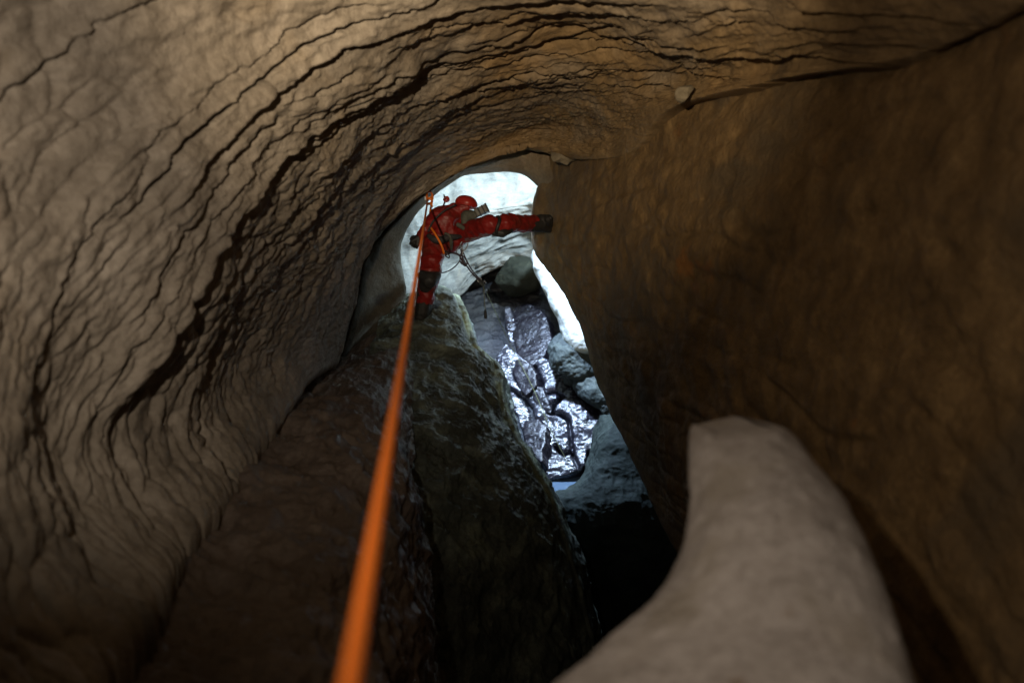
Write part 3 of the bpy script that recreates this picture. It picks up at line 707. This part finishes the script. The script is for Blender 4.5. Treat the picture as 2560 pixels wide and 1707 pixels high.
# ------------------------------------------------------------------ pool
zp = P(1400, 1195, 8.72)[2]
def on_level(x, y, z):
    v = P(x, y, 1.0) - CAM
    return CAM + v * ((z - CAM[2]) / v[2])
outl = [(1335, 1196), (1362, 1187), (1400, 1182), (1432, 1172), (1475, 1158), (1482, 1180), (1470, 1208), (1440, 1228), (1395, 1245), (1355, 1240), (1335, 1220)]
pv = np.array([on_level(x, y, zp) for x, y in outl])
ctr = pv.mean(0)
rings = [ctr + (pv - ctr) * k for k in (1.0, .75, .5, .25)]
pv2 = np.concatenate(rings + [ctr[None], pv - np.array([0, 0, .12])]); nO = len(outl)
fc = []
for r in range(3):
    for k in range(nO):
        q = (k + 1) % nO; fc += [(r * nO + k, r * nO + q, (r + 1) * nO + q), (r * nO + k, (r + 1) * nO + q, (r + 1) * nO + k)]
for k in range(nO):
    q = (k + 1) % nO; fc.append((3 * nO + k, 3 * nO + q, 4 * nO)); b0 = 4 * nO + 1
    fc += [(k, b0 + k, b0 + q), (k, b0 + q, q)]
M_water, nt, bs = mat_new('milky_pool_water')
bs.inputs['Base Color'].default_value = (0.13, 0.19, 0.28, 1); bs.inputs['Roughness'].default_value = 0.12
bs.inputs['Transmission Weight'].default_value = 0.25; bs.inputs['IOR'].default_value = 1.33
nn_ = nt.nodes.new('ShaderNodeTexNoise'); nn_.inputs['Scale'].default_value = 6
bp_ = nt.nodes.new('ShaderNodeBump'); bp_.inputs['Distance'].default_value = 0.01; bp_.inputs['Strength'].default_value = 0.3
nt.links.new(nn_.outputs['Fac'], bp_.inputs['Height']); nt.links.new(bp_.outputs['Normal'], bs.inputs['Normal'])
tag(new_mesh('pool_water', pv2, fc, M_water), 'small pale blue pool at the foot of the wet slabs', 'water', kind='structure')
# ------------------------------------------------------------------ tubes, capsules, remeshed bodies
def tube_geo(pts, rad, sides=10, n=None, closed=False):
    pts = np.asarray(pts, float)
    if n:
        if closed:
            ext = np.concatenate([pts, pts[:1]]); pts = catmull(ext, n + 1)[:-1]
        else:
            pts = catmull(pts, n)
    k = len(pts)
    rad = np.broadcast_to(np.asarray(rad, float), (k,)) if np.ndim(rad) == 0 or len(np.atleast_1d(rad)) == k else np.interp(np.linspace(0, 1, k), np.linspace(0, 1, len(rad)), rad)
    tg = (np.roll(pts, -1, 0) - np.roll(pts, 1, 0)) if closed else np.gradient(pts, axis=0)
    tg /= np.linalg.norm(tg, axis=1, keepdims=True) + 1e-12
    ref = np.array([0.31, 0.22, 0.92]); nrm = []
    cur = np.cross(tg[0], ref); cur /= np.linalg.norm(cur)
    for i in range(k):
        cur = cur - tg[i] * (cur @ tg[i]); cur /= np.linalg.norm(cur) + 1e-12; nrm.append(cur.copy())
    nrm = np.array(nrm); bi = np.cross(tg, nrm)
    a = np.linspace(0, 2 * np.pi, sides, endpoint=False)
    v = pts[:, None] + rad[:, None, None] * (np.cos(a)[None, :, None] * nrm[:, None] + np.sin(a)[None, :, None] * bi[:, None])
    f = []
    for i in range(k if closed else k - 1):
        i2 = (i + 1) % k
        for j in range(sides):
            j2 = (j + 1) % sides
            f.append((i * sides + j, i * sides + j2, i2 * sides + j2, i2 * sides + j))
    v = v.reshape(-1, 3)
    if not closed:
        c0 = len(v); v = np.vstack([v, pts[:1], pts[-1:]])
        for j in range(sides):
            j2 = (j + 1) % sides
            f.append((c0, j2, j, j)); f.append((c0 + 1, (k - 1) * sides + j, (k - 1) * sides + j2, (k - 1) * sides + j2))
    return v, f
def geo_obj(name, geos, mat, parent=None, smooth=True):
    vs, fs, off = [], [], 0
    for v, f in geos:
        vs.append(np.asarray(v)); fs += [tuple(dict.fromkeys(int(q) + off for q in x)) for x in f]; off += len(v)
    me = bpy.data.meshes.new(name); me.from_pydata([tuple(x) for x in np.vstack(vs)], [], fs); me.update()
    if smooth: me.polygons.foreach_set('use_smooth', np.ones(len(me.polygons), bool))
    me.materials.append(mat)
    o = bpy.data.objects.new(name, me); COL.objects.link(o)
    if parent is not None: o.parent = parent
    return o
def tube(name, pts, rad, mat, parent=None, sides=10, n=None, closed=False):
    return geo_obj(name, [tube_geo(pts, rad, sides, n, closed)], mat, parent)
SPH = ICO[3][0]
def hull(bm, pts):
    vs = [bm.verts.new(tuple(p)) for p in pts]
    r = bmesh.ops.convex_hull(bm, input=vs)
    bmesh.ops.delete(bm, geom=list({x for x in r['geom_interior'] + r['geom_unused'] if isinstance(x, bmesh.types.BMVert) and x.is_valid}), context='VERTS')
def blob(name, caps, mat, parent=None, voxel=0.008, smooth=4, disp=None):
    """one continuous surface grown round tapered capsules ((p, r), (p, r)) or lists of spheres"""
    bm = bmesh.new()
    for c in caps:
        hull(bm, np.vstack([np.asarray(p) + r * SPH[::3] for p, r in c]))
    me = bpy.data.meshes.new('tmp'); bm.to_mesh(me); bm.free()
    o = bpy.data.objects.new('tmp', me); COL.objects.link(o)
    m = o.modifiers.new('r', 'REMESH'); m.mode = 'VOXEL'; m.voxel_size = voxel
    s = o.modifiers.new('s', 'SMOOTH'); s.factor = 0.5; s.iterations = smooth
    dg = bpy.context.evaluated_depsgraph_get(); dg.update()
    ev = bpy.data.meshes.new_from_object(o.evaluated_get(dg), depsgraph=dg)
    bpy.data.objects.remove(o); bpy.data.meshes.remove(me)
    v = np.empty(len(ev.vertices) * 3, np.float32); ev.vertices.foreach_get('co', v); v = v.reshape(-1, 3)
    if disp is not None:
        nn = np.empty(len(ev.vertices) * 3, np.float32); ev.vertices.foreach_get('normal', nn)
        v = v + nn.reshape(-1, 3) * disp(v)[:, None]
        ev.vertices.foreach_set('co', np.ascontiguousarray(v, np.float32).ravel())
    ev.polygons.foreach_set('use_smooth', np.ones(len(ev.polygons), bool))
    ev.name = name; ev.materials.clear(); ev.materials.append(mat); ev.update()
    r = bpy.data.objects.new(name, ev); COL.objects.link(r)
    if parent is not None: r.parent = parent
    return r
def B(x, y, d, rpx): return (P(x, y, d), rpx * d / FPX)

# ------------------------------------------------------------------ the caver
M_red = plain('red_coverall', (0.21, 0.010, 0.008), 0.5, vary=0.18, scale=14, bump=0.004)
nt = M_red.node_tree; bs = nt.nodes['Principled BSDF']
mn = nt.nodes.new('ShaderNodeTexNoise'); mn.inputs['Scale'].default_value = 5.0; mn.inputs['Detail'].default_value = 7
tcm = nt.nodes.new('ShaderNodeTexCoord'); nt.links.new(tcm.outputs['Object'], mn.inputs['Vector'])
mr = nt.nodes.new('ShaderNodeMapRange'); mr.inputs[1].default_value = 0.52; mr.inputs[2].default_value = 0.66; mr.inputs[4].default_value = 0.75
nt.links.new(mn.outputs['Fac'], mr.inputs[0])
mx = nt.nodes.new('ShaderNodeMix'); mx.data_type = 'RGBA'; nt.links.new(mr.outputs[0], mx.inputs[0])
nt.links.new(bs.inputs['Base Color'].links[0].from_socket, mx.inputs[6]); mx.inputs[7].default_value = (0.075, 0.022, 0.014, 1)
nt.links.new(mx.outputs[2], bs.inputs['Base Color'])
M_helmet = plain('red_helmet', (0.34, 0.020, 0.014), 0.4, vary=0.10, scale=20)
M_black = plain('black_rubber', (0.018, 0.017, 0.017), 0.6, vary=0.3, scale=25, bump=0.002)
M_boot = plain('muddy_boot', (0.014, 0.012, 0.011), 0.7, vary=0.4, scale=18, bump=0.003)
M_grey = plain('grey_green_fabric', (0.075, 0.075, 0.060), 0.75, vary=0.3, scale=30, bump=0.002)
M_box = plain('grey_plastic', (0.085, 0.080, 0.068), 0.5, vary=0.25, scale=25, bump=0.001)
M_web = plain('dark_webbing', (0.03, 0.028, 0.03), 0.75, vary=0.3, scale=60)
M_steel = plain('worn_steel', (0.30, 0.30, 0.31), 0.5, metal=1.0, vary=0.2, scale=60)
M_orange = plain('orange_rope_sheath', (0.88, 0.18, 0.012), 0.7, vary=0.3, scale=260, bump=0.002)
M_dkcord = plain('dark_purple_cord', (0.06, 0.045, 0.06), 0.7, vary=0.25, scale=120)
M_yellow = plain('olive_yellow_cord', (0.13, 0.135, 0.045), 0.7, vary=0.2, scale=90)

person = bpy.data.objects.new('person', None); COL.objects.link(person)
tag(person, 'caver in red coverall and red helmet bracing one leg across the opening', 'person')
folds = lambda v: 0.014 * ridged(v @ np.array([[7., 2, 0], [1, 7, 3], [4, 0, 11]]), 3, 77) + 0.006 * fbm(v * 20.0, 3, 79)
DB = 7.42
pel = B(1118, 606, 7.46, 31); mid = B(1112, 578, 7.42, 34); che = B(1114, 548, 7.40, 32); sh_l = B(1098, 540, 7.40, 24); sh_r = B(1142, 545, 7.46, 22)
neck = B(1146, 522, 7.42, 14); head = B(1164, 515, 7.42, 17)
hipR = B(1150, 588, 7.46, 23); kneeR = B(1226, 560, 7.02, 25); jointR = B(1245, 563, 7.03, 19); shinR = B(1264, 557, 7.08, 23); ankR = B(1330, 559, 7.40, 20)
hipL = B(1086, 612, 7.40, 29); kneeL = B(1076, 684, 7.22, 27); ankL = B(1062, 752, 7.34, 21)
elbL = B(1064, 576, 7.28, 15); wrL = B(1050, 592, 7.34, 10)
elbR = B(1160, 575, 7.75, 16); wrR = B(1140, 600, 7.95, 11)
body = blob('body', [
    (pel, mid, che), (che, sh_l, sh_r), (sh_l, sh_r, neck), (neck, head), (pel, hipR, hipL), (B(1140, 597, 7.45, 26), hipR), (mid, hipR),
    (hipR, kneeR), (kneeR, jointR), (jointR, shinR), (shinR, ankR), (hipL, kneeL), (kneeL, ankL), (pel, hipL),
    (sh_l, elbL), (elbL, wrL), (sh_r, elbR), (elbR, wrR)], M_red, person, 0.009, 5, folds)
# helmet: a shell over the tilted head
hc = P(1166, 505, 7.36)
hax = (P(1190, 510, 7.36) - hc); hax /= np.linalg.norm(hax)
hup = np.cross(hax, FWD); hup = hup if hup @ UP > 0 else -hup; hup /= np.linalg.norm(hup); hfw = np.cross(hax, hup)
v, f = ICO[4]; v = v.copy()
v[:, 1] = np.where(v[:, 1] < -0.35, -0.35 - (v[:, 1] + 0.35) * 0.08, v[:, 1])
v = v * (1 + 0.03 * np.cos(5 * np.arctan2(v[:, 2], v[:, 0])) * (1 - np.abs(v[:, 1])))[:, None]
s = np.array([28.5, 20.0, 27.0]) * 7.36 / FPX
hv = hc + (v * s) @ np.array([hax, hup, hfw]) - hup * 0.014
helmet = new_mesh('helmet', hv, f, M_helmet, person)
rim = np.array([hc - hup * 0.014 + (hax * math.cos(a) * s[0] * 0.97 + hfw * math.sin(a) * s[2] * 0.97) - hup * s[1] * 0.34 for a in np.linspace(0, 2 * np.pi, 40, endpoint=False)])
tube('rim', rim, 0.006, M_helmet, helmet, 8, None, True)
def box_geo(c, ax, half, bev=0.12):
    """bevelled box on three axes"""
    bm = bmesh.new(); bmesh.ops.create_cube(bm, size=2.0)
    for q in bm.verts: q.co = Vector((q.co.x * half[0], q.co.y * half[1], q.co.z * half[2]))
    bmesh.ops.bevel(bm, geom=bm.edges[:], offset=min(half) * bev * 2, segments=2, affect='EDGES', profile=0.6)
    bm.verts.ensure_lookup_table()
    v = np.array([q.co[:] for q in bm.verts]) @ np.array(ax) + np.asarray(c); f = [[q.index for q in x.verts] for x in bm.faces]; bm.free()
    return v, f
bx = (P(1221, 517, 7.30) - P(1186, 535, 7.30)); bx /= np.linalg.norm(bx)
by = np.cross(bx, FWD); by /= np.linalg.norm(by); bz = np.cross(bx, by)
ax = [bx, by, bz]
bc = P(1203, 527, 7.28)
bat = geo_obj('battery_box', [box_geo(bc, ax, (0.056, 0.036, 0.040))], M_box, helmet, False)
geo_obj('end_cap', [box_geo(bc + bx * 0.060, ax, (0.007, 0.040, 0.044))], M_black, helmet, False)
geo_obj('clip_band', [box_geo(bc - bx * 0.020, ax, (0.007, 0.039, 0.043)), box_geo(bc + bx * 0.022, ax, (0.006, 0.039, 0.043))], M_web, helmet, False)
geo_obj('rivet', [(ICO[3][0] * 0.007 + P(1181, 520, 7.24), ICO[3][1])], M_steel, helmet)
blob('hood', [(B(1166, 540, 7.36, 15), B(1163, 556, 7.36, 12)), (B(1166, 540, 7.36, 15), B(1186, 537, 7.32, 11))], M_grey, person, 0.007, 4, lambda v: 0.006 * fbm(v * 30, 3, 5))
blob('collar_patch', [(B(1145, 562, 7.22, 6), B(1160, 571, 7.23, 6))], M_grey, person, 0.005, 3)
# straps of the harness lie on the body
geo_obj('belt', [tube_geo([P(1070, 588, 7.22), P(1085, 598, 7.19), P(1104, 600, 7.19), P(1118, 594, 7.2), P(1140, 592, 7.24), P(1166, 590, 7.36)], [0.020, 0.034, 0.034, 0.026, 0.016, 0.012], 12, 30)], M_web, person)
tube('hip_strap', [P(1112, 583, 7.20), P(1123, 590, 7.19), P(1128, 606, 7.22), P(1128, 624, 7.28)], [0.012, 0.017, 0.017, 0.010], M_grey, person, 10, 24)
tube('shoulder_strap', [P(1140, 512, 7.28), P(1112, 526, 7.24), P(1084, 552, 7.22), P(1070, 580, 7.2)], 0.009, M_web, person, 8, 24)
def kneepad(a, b, c, name='knee_pad'):
    return blob(name, [(a, b), (b, c)], M_black, person, 0.006, 3)
kneepad(B(1238, 580, 7.02, 12), B(1256, 583, 7.02, 12), B(1276, 576, 7.08, 8))
ringR = [P(1245 + 4 * math.sin(a * 2), 564 + 21.5 * math.cos(a), 7.03 + 0.08 * math.sin(a)) for a in np.linspace(0, 2 * np.pi, 20, endpoint=False)]
tube('knee_strap', ringR, 0.016, M_black, person, 8, 40, True)
blob('knee_pad', [(B(1058, 690, 7.17, 16), B(1074, 700, 7.15, 22)), (B(1074, 700, 7.15, 22), B(1090, 690, 7.19, 14)), (B(1064, 715, 7.2, 18), B(1074, 700, 7.16, 20))], M_black, person, 0.006, 3)
def boot(name, caps, solecaps):
    o = blob(name, caps, M_boot, person, 0.006, 3, lambda v: 0.003 * fbm(v * 30, 3, 9))
    blob('sole', solecaps, M_black, o, 0.006, 2)
    return o
boot('boot', [(B(1326, 559, 7.39, 21), B(1350, 560, 7.45, 21)), (B(1350, 552, 7.44, 16), B(1372, 546, 7.40, 10)), (B(1350, 560, 7.45, 20), B(1372, 574, 7.52, 9)), (B(1370, 548, 7.38, 10), B(1372, 572, 7.55, 9))],
     [(B(1376, 545, 7.37, 6), B(1377, 560, 7.46, 6)), (B(1377, 560, 7.46, 6), B(1378, 577, 7.58, 6))])
boot('boot', [(B(1064, 728, 7.31, 24), B(1063, 740, 7.33, 22)), (B(1063, 740, 7.33, 22), B(1055, 782, 7.34, 19)), (B(1050, 792, 7.34, 15), B(1080, 775, 7.50, 15)), (B(1080, 772, 7.50, 15), B(1106, 755, 7.72, 11)), (B(1060, 765, 7.36, 19), B(1085, 762, 7.55, 14))],
     [(B(1047, 803, 7.36, 7), B(1078, 787, 7.52, 7)), (B(1078, 787, 7.52, 7), B(1110, 764, 7.74, 6))])
def glove(base, dirv, side, nrm, sz, curl=0.6):
    """palm and five bent fingers"""
    dirv = dirv / np.linalg.norm(dirv); side = side - dirv * (side @ dirv); side /= np.linalg.norm(side); nrm = np.cross(dirv, side)
    caps = [((base, sz * .20), (base + dirv * sz * .45 + side * sz * .20, sz * .14)), ((base, sz * .20), (base + dirv * sz * .45 - side * sz * .20, sz * .14))]
    for k, (o, l) in enumerate(((.24, .42), (.08, .48), (-.08, .45), (-.24, .36))):
        a = base + dirv * sz * .46 + side * sz * o
        b = a + (dirv * math.cos(curl) + nrm * math.sin(curl)) * sz * l * .55
        c = b + (dirv * math.cos(curl * 2.2) + nrm * math.sin(curl * 2.2)) * sz * l * .5
        caps += [((a, sz * .085), (b, sz * .075)), ((b, sz * .075), (c, sz * .062))]
    t0 = base + side * sz * .17 + dirv * sz * .08
    t1 = t0 + (side * .8 + dirv * .5 + nrm * .35) * sz * .26; t2 = t1 + (dirv * .8 + nrm * .5) * sz * .22
    caps += [((t0, sz * .10), (t1, sz * .085)), ((t1, sz * .085), (t2, sz * .07))]
    return blob('glove', caps, M_black, person, 0.0045, 2)
glove(P(1047, 593, 7.32), P(1038, 603, 7.30) - P(1050, 585, 7.30), P(1040, 585, 7.3) - P(1050, 590, 7.3), None, 0.15, 0.7)
glove(wrR[0], P(1130, 606, 8.0) - wrR[0], RIGHT, None, 0.15, 0.6)

# ------------------------------------------------------------------ ropes and gear
KN = P(1073, 492, 7.52)
A0 = P(862, 1775, 0.54); A1 = P(1069, 500, 7.40)
line = A0[None] + (A1 - A0)[None] * np.concatenate([np.linspace(-0.16, 0, 12)[:-1], np.linspace(0, 1, 149)])[:, None]
line = line - np.array([0, 0, 1.0]) * (0.05 * np.sin(np.linspace(0, np.pi, 160)))[:, None] * 0.3
rope = bpy.data.objects.new('orange_rope', None); COL.objects.link(rope)
tag(rope, 'taut bright orange rope running from the foreground to the anchor above the caver', 'rope')
tube('main_strand', line, 0.0074, M_orange, rope, 14)
loop = [P(1069, 502, 7.40), P(1067, 490, 7.42), P(1069, 481, 7.46), P(1076, 479, 7.48), P(1081, 487, 7.46), P(1081, 500, 7.43), P(1078, 514, 7.40), P(1074, 540, 7.36), P(1071, 558, 7.30), P(1075, 567, 7.24)]
tube('anchor_loop', loop, 0.010, M_orange, rope, 10, 70)
th = np.linspace(0, 2 * np.pi * 2.0, 60)
kn = np.array([P(1074 + 6 * math.cos(a), 503 + (t - .5) * 26 + 3 * math.sin(a), 7.40 + 0.03 * math.sin(a)) for a, t in zip(th, np.linspace(0, 1, 60))])
tube('knot', kn, 0.011, M_orange, rope, 10)
tube('back_strand', [P(1075, 567, 7.24), P(1082, 576, 7.185), P(1091, 590, 7.15), P(1104, 614, 7.15), P(1110, 634, 7.19)], 0.010, M_orange, rope, 10, 40)
# the bolt that carries it
bolt = bpy.data.objects.new('bolt_hanger', None); COL.objects.link(bolt)
tag(bolt, 'small steel bolt hanger carrying the orange rope above the caver', 'anchor')
geo_obj('plate', [box_geo(P(1066, 492, 7.50), [RIGHT, UP, FWD], (0.018, 0.034, 0.004))], M_steel, bolt, False)
tube('bolt', [P(1066, 486, 7.46), P(1066, 485, 7.72)], 0.009, M_steel, bolt, 8)
tube('ring', [P(1072 + 10 * math.cos(a), 485 + 8 * math.sin(a), 7.46) for a in np.linspace(0, 2 * np.pi, 16, endpoint=False)], 0.005, M_steel, bolt, 8, None, True)
kl = bpy.data.objects.new('sling_knot', None); COL.objects.link(kl)
tag(kl, 'short red sling knotted on the rock edge behind the helmet', 'sling')
tube('knot', [P(1110, 500, 7.62), P(1113, 494, 7.58), P(1120, 494, 7.58), P(1121, 502, 7.6), P(1113, 503, 7.56), P(1112, 495, 7.64), P(1119, 499, 7.56)], 0.011, M_helmet, kl, 8, 40)
tube('tail', [P(1113, 503, 7.58), P(1108, 516, 7.52), P(1104, 524, 7.48)], 0.008, M_web, kl, 8, 12)
tube('bolt', [P(1112, 495, 7.56), P(1110, 488, 7.90)], 0.008, M_steel, kl, 8)

def carabiner(c, along, side, L, Wd, label, mat=M_steel):
    along = along / np.linalg.norm(along); side = side - along * (side @ along); side /= np.linalg.norm(side)
    r = bpy.data.objects.new('carabiner', None); COL.objects.link(r)
    tag(r, label, 'carabiner', 'carabiners hanging from the harness')
    pts = [c + along * L * math.cos(a) * 0.5 + side * Wd * 0.5 * math.sin(a) * (1.0 + 0.22 * math.cos(a)) for a in np.linspace(0.35, 2 * np.pi - 0.35 - 0.9, 26)]
    tube('frame', pts, 0.0055, mat, r, 8)
    tube('gate', [pts[-1], pts[0]], 0.0048, mat, r, 8, 6)
    return r
dn = -UP
carabiner(P(1160, 612, 7.34), dn * 1.0 - RIGHT * 0.5, RIGHT, 0.12, 0.065, 'steel carabiner clipped to the lowest point of the red coverall seat')
carabiner(P(1150, 628, 7.33), dn * 1.0 - RIGHT * 0.25, RIGHT + FWD * .5, 0.11, 0.06, 'dull carabiner joining the harness to the purple lanyard', M_steel)
carabiner(P(1118, 637, 7.28), dn + RIGHT * 0.35, RIGHT - FWD, 0.075, 0.045, 'small dark carabiner dangling free between the thighs', M_web)
carabiner(P(1158, 652, 7.35), dn + RIGHT * 0.4, RIGHT, 0.11, 0.055, 'long carabiner at the top of the double purple lanyard', M_dkcord)
lan = bpy.data.objects.new('lanyard', None); COL.objects.link(lan)
tag(lan, 'double dark purple lanyard hanging from harness to metal pulley', 'lanyard')
tube('strand', [P(1152, 622, 7.33), P(1157, 645, 7.34), P(1172, 672, 7.40), P(1196, 700, 7.5)], 0.0075, M_dkcord, lan, 8, 40)
tube('strand', [P(1155, 624, 7.35), P(1166, 650, 7.36), P(1180, 675, 7.42), P(1200, 699, 7.5)], 0.0065, M_dkcord, lan, 8, 40)
tube('knot', [P(1153, 646, 7.33), P(1158, 654, 7.30), P(1164, 664, 7.34), P(1158, 660, 7.37), P(1154, 652, 7.36)], 0.010, M_dkcord, lan, 8, 30)
tube('crossing_strand', [P(1114, 634, 7.28), P(1126, 632, 7.28), P(1140, 634, 7.3), P(1152, 640, 7.33)], 0.009, M_dkcord, lan, 8, 20)
lp = tube('cord_loop', [P(1152, 634, 7.33), P(1149, 652, 7.33), P(1138, 666, 7.33), P(1120, 678, 7.32), P(1096, 683, 7.28), P(1076, 680, 7.24)], 0.0055, M_dkcord, None, 8, 40)
tag(lp, 'thin dark cord looping from the harness to the lower knee', 'cord')
pul = bpy.data.objects.new('pulley', None); COL.objects.link(pul)
tag(pul, 'small shiny metal pulley at the end of the purple lanyard', 'pulley')
pc = P(1204, 707, 7.5)
for k in (-1, 1):
    geo_obj('side_plate', [box_geo(pc + FWD * 0.014 * k, [(RIGHT * .6 - UP * .8), (RIGHT * .8 + UP * .6) * .7 - FWD * .7, (RIGHT * .8 + UP * .6) * .7 + FWD * .7], (0.036, 0.020, 0.003))], M_steel, pul, False)
geo_obj('wheel', [tube_geo([pc - FWD * 0.011, pc + FWD * 0.011], 0.020, 14)], M_steel, pul)
tube('shackle', [pc + (RIGHT * .8 + UP * .6) * 0.02 * math.cos(a) + (-RIGHT * .6 + UP * .8) * (0.035 + 0.02 * math.sin(a)) for a in np.linspace(0, 2 * np.pi, 14, endpoint=False)], 0.005, M_steel, pul, 8, None, True)
tube('gate', [P(1208, 702, 7.46), P(1214, 706, 7.46), P(1211, 716, 7.5)], 0.006, M_steel, pul, 8, 10)
yc = tube('yellow_cord', [P(1208, 714, 7.5), P(1226, 752, 8.0), P(1274, 857, 9.60), P(1330, 965, 9.36), P(1380, 1080, 8.86), P(1426, 1168, 8.72)], 0.0034, M_yellow, None, 8, 90)
tag(yc, 'thin olive yellow cord running from the pulley down over the wet slabs', 'cord')
ph = bpy.data.objects.new('pull_handle', None); COL.objects.link(ph)
tag(ph, 'black cylindrical toggle hanging on a thin cord below the pulley', 'toggle')
tube('cord', [P(1209, 712, 7.5), P(1211, 745, 7.5), P(1213, 776, 7.5)], 0.004, M_yellow, ph, 8, 10)
tube('grip', [P(1213, 774, 7.5), P(1213.3, 779, 7.5), P(1214, 790, 7.5), P(1214, 797, 7.5)], [0.008, 0.015, 0.016, 0.011], M_black, ph, 12, 14)
